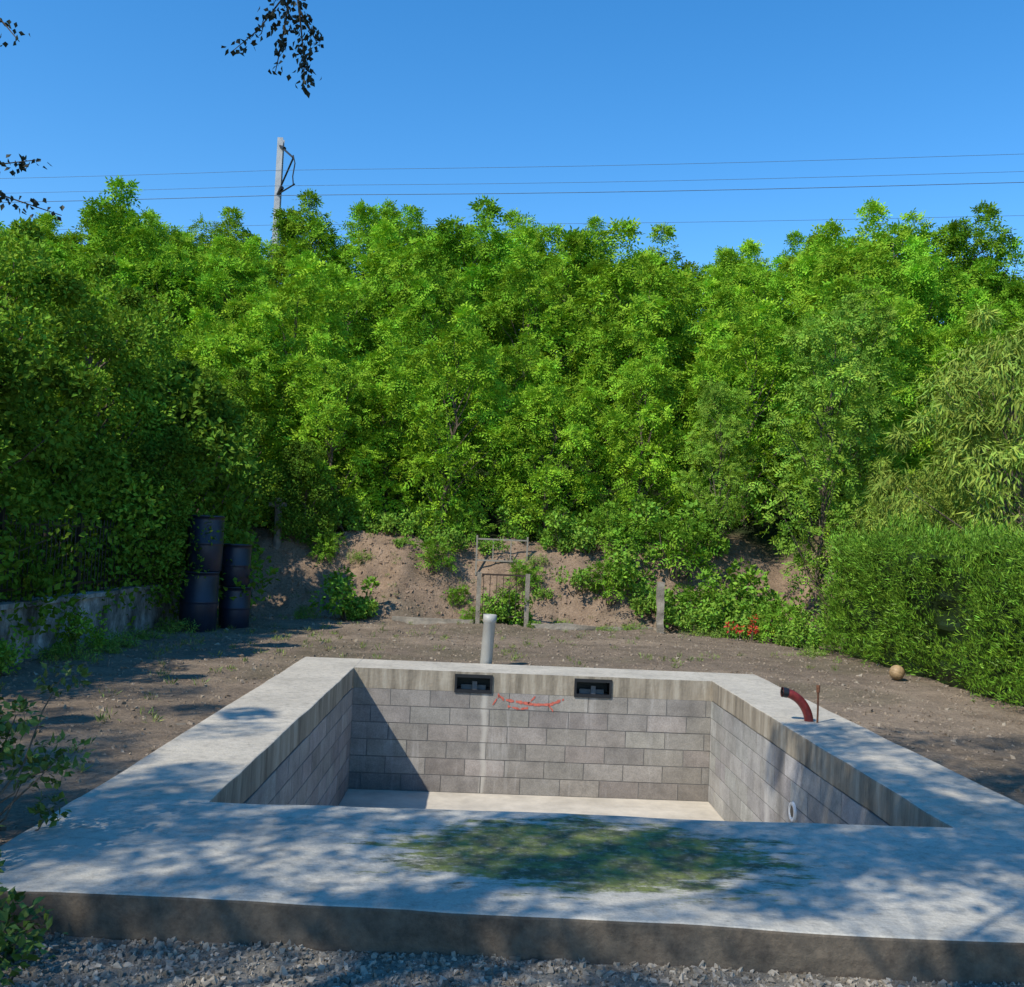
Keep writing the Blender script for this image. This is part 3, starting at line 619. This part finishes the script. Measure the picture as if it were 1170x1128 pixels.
# ------------------------------------------------------------------ railway mast and wires
ms = empty('catenary_mast')
bx, by = -10.35, 45.3; bz = float(height(bx, by))
g = MB(); g.box(bx - .13, bx + .13, by - .16, by - .13, bz - .3, 20.0); g.box(bx - .13, bx + .13, by + .13, by + .16, bz - .3, 20.0); g.box(bx - .02, bx + .02, by - .13, by + .13, bz - .3, 20.0)
obj('mast', g.build('mast', [GALV]), ms)
tip = np.array([-9.45, 43.9, 18.6])
g = MB(); g.tube([(bx, by - .16, 19.6), tip], .045, 6); g.tube([(bx, by - .16, 17.3), tip + (0, 0, -.05)], .045, 6); g.tube([(bx, by - .16, 17.3), tip + (.15, -.1, -1.25)], .035, 6)
g.tube([tip + (0, 0, .1), tip + (.12, -.1, -.3), tip + (.05, -.1, -.9), tip + (.1, -.1, -1.3)], .03, 6)
for z in (19.5, 17.35): g.tube([(bx + .1, by - .25, z), (bx + .3, by - .55, z - (.18 if z > 19 else -.15))], .09, 8, cap=True)
obj('cantilever_arm', g.build('cantilever_arm', [DARKMETAL]), ms)
def wirep(z, off, sag=.0):
    x = np.linspace(-70, 70, 41); return np.stack([x, 42.0 + off - .19 * x, z + sag * (((x + 9.5) / 30.) % 1 - .5) ** 2 * 4 - sag], -1)
ow = empty('overhead_wires')
for nm, z, off, r in (('feeder_wire', 18.0, 0, .009), ('messenger_wire', 17.4, .3, .009), ('contact_wire', 16.85, 0, .015), ('lower_wire', 15.9, 1.2, .009)):
    g = MB(); g.tube(wirep(z, off, .12), r, 5); obj(nm, g.build(nm, [WIRE]), ow)

# ------------------------------------------------------------------ birch over the camera
rng = RS(91); g = MB(); sd = SUN[:2]
tr = wob((-5.0, -.4, -.4), (-4.7, .0, 9.8), 12, rng, .08); g.tube(tr, np.linspace(.17, .03, 12), 10, (1, 1, 1), 1)
C = []; R = []
def addc(sx, sy, z, r):
    for _ in range(12):
        c = np.array([sx - sd[0] * z, sy - sd[1] * z, z])
        if c[1] <= 0.3 or z > 1.6 + .60 * c[1] + r + .25: C.append(c); R.append(r); return
        z += .4
for i in range(175): addc(rng.uniform(-3.4, 5.0), rng.uniform(3.0, 6.6), rng.uniform(5.0, 8.6), rng.uniform(.20, .46))
for i in range(30): addc(rng.uniform(2.4, 4.8), rng.uniform(6.0, 9.6), rng.uniform(6.5, 9.4), rng.uniform(.24, .45))
for i in range(50): addc(rng.uniform(1.5, 3.0), rng.uniform(5.2, 8.6), rng.uniform(6.5, 9.4), rng.uniform(.28, .48))
for i in range(16): addc(rng.uniform(-3.5, -1.8), rng.uniform(6, 9.5), rng.uniform(6.0, 9.5), rng.uniform(.18, .36))
for i in range(46): addc(rng.uniform(-6.2, -3.0), rng.uniform(5, 11), rng.uniform(6.5, 9.5), rng.uniform(.25, .45))
for i in range(12): addc(rng.uniform(4.5, 7.0), rng.uniform(7.5, 10.5), rng.uniform(7.5, 10.2), rng.uniform(.3, .5))
C = np.array(C); R = np.array(R)
hubs = C[rng.choice(len(C), 15, replace=False)]
hb = []
for h in hubs:
    h = h - np.array([.2, .2, .4]); zb = np.clip(h[2] - 1.0 - .3 * np.hypot(h[0] + 4.8, h[1] + .2), 2.6, 9.2)
    b = np.array([np.interp(zb, tr[:, 2], tr[:, 0]), np.interp(zb, tr[:, 2], tr[:, 1]), zb])
    pl = wob(b, h, 9, rng, .13); g.tube(pl, np.linspace(.032, .009, 9), 6, (1, 1, 1), 1); hb.append(pl)
allp = np.vstack([p[3:] for p in hb])
for c in C:
    p = allp[np.argmin(((allp - c) ** 2).sum(1) + .5 * np.maximum(0, allp[:, 2] - c[2]))]
    g.tube(wob(p, c, 6, rng, .06), np.linspace(.010, .003, 6), 4, (1, 1, 1), 1)
cloud(g, C, R, 210, rng, 'simple', (0.07, 0.13, 0.025), .86, .8)
def twig(pts, nl, seed):
    r = RS(seed); pts = np.array(pts, float); g.tube(pts, np.linspace(.006, .002, len(pts)), 4, (.5, .4, .35), 1)
    t = r.rand(nl) ** .8 * (len(pts) - 1); i = np.minimum(t.astype(int), len(pts) - 2); f = (t - i)[:, None]
    P = pts[i] * (1 - f) + pts[i + 1] * f; st = r.normal(size=(nl, 3)) * .024; P = P + st
    D = r.normal(size=(nl, 3)) * .6 + np.array([0, 0, -.9]); N = r.normal(size=(nl, 3))
    add_leaves(g, P, D, N, r.uniform(.026, .040, nl), r.uniform(.02, .03, nl), colvar(r, nl, (.018, .025, .014)), 0, .15)  # hanging leaves far darker than the crown; silhouette shade put into their colour
g.tube([(-2.6, 2.4, 6.2), (-1.7, 3.6, 5.4), (-1.2, 4.4, 4.75), (-1.05, 4.6, 4.4)], [.03, .02, .012, .007], 5, (1, 1, 1), 1)
twig([(-1.05, 4.6, 4.4), (-1.0, 4.6, 4.1), (-.97, 4.6, 3.9), (-.955, 4.6, 3.74)], 150, 1)
twig([(-1.05, 4.6, 4.4), (-1.08, 4.6, 4.15), (-1.18, 4.58, 3.98), (-1.29, 4.56, 3.86)], 90, 2)
twig([(-1.05, 4.6, 4.35), (-1.06, 4.62, 4.1), (-1.08, 4.62, 3.93), (-1.1, 4.62, 3.80)], 80, 3)
twig([(-1.0, 4.6, 4.1), (-.95, 4.62, 4.02), (-.91, 4.62, 3.95)], 50, 4)
g.tube([(-3.2, 3.4, 5.0), (-2.8, 4.2, 4.5), (-2.6, 4.5, 4.2)], [.02, .012, .007], 5, (1, 1, 1), 1)
twig([(-2.6, 4.5, 4.2), (-2.42, 4.6, 4.0), (-2.30, 4.6, 3.87)], 34, 5)
g.tube([(-3.6, 3.4, 4.6), (-3.1, 4.2, 3.7), (-2.7, 4.55, 3.35)], [.02, .012, .007], 5, (1, 1, 1), 1)
twig([(-2.7, 4.55, 3.35), (-2.4, 4.6, 3.27), (-2.17, 4.6, 3.31)], 60, 6)
twig([(-2.7, 4.58, 3.22), (-2.36, 4.6, 3.14), (-2.05, 4.6, 3.05)], 60, 7)
obj('birch_tree', g.build('birch_tree', [BIRCHLEAF, BARK]))

# ------------------------------------------------------------------ light, sky
sun_pos = -SUN; el = math.atan2(sun_pos[2], math.hypot(sun_pos[0], sun_pos[1])); az = math.atan2(sun_pos[0], sun_pos[1])
w = bpy.data.worlds.new('World'); scene.world = w; w.use_nodes = True; nt = w.node_tree; q = NB(nt)
bg = nt.nodes['Background']; sky = q.n('ShaderNodeTexSky', sky_type='NISHITA'); sky.sun_disc = False
sky.sun_elevation = el; sky.sun_rotation = az % (2 * math.pi); sky.air_density = 1.0; sky.dust_density = 0.0; sky.ozone_density = 2.2
hs = q.n('ShaderNodeHueSaturation'); hs.inputs['Saturation'].default_value = 1.36; hs.inputs['Value'].default_value = 1.5; q.l(sky.outputs[0], hs.inputs['Color']); q.l(hs.outputs[0], bg.inputs[0])
bg.inputs[1].default_value = 0.15
sd_ = bpy.data.lights.new('sun', 'SUN'); sd_.energy = 5.0; sd_.angle = math.radians(0.53); sd_.color = (1.0, 0.93, 0.80)
so = bpy.data.objects.new('sun', sd_); scene.collection.objects.link(so); so.rotation_euler = Vector(SUN).to_track_quat('-Z', 'Y').to_euler(); so.location = (-10, -8, 15)

cam = bpy.data.cameras.new('camera'); co = bpy.data.objects.new('camera', cam); scene.collection.objects.link(co)
cam.sensor_fit = 'HORIZONTAL'; cam.sensor_width = 36; cam.lens = 36 * 1130 / 1170; cam.clip_start = 0.05; cam.clip_end = 2000
M = Matrix.Rotation(math.radians(-1.34), 4, 'Z') @ Matrix.Rotation(math.radians(90 + 3.0), 4, 'X') @ Matrix.Rotation(math.radians(2.4), 4, 'Z')
co.matrix_world = Matrix.Translation((0, 0, 1.6)) @ M
scene.camera = co
scene.view_settings.view_transform = 'Standard'; scene.view_settings.look = 'None'; scene.view_settings.exposure = 0
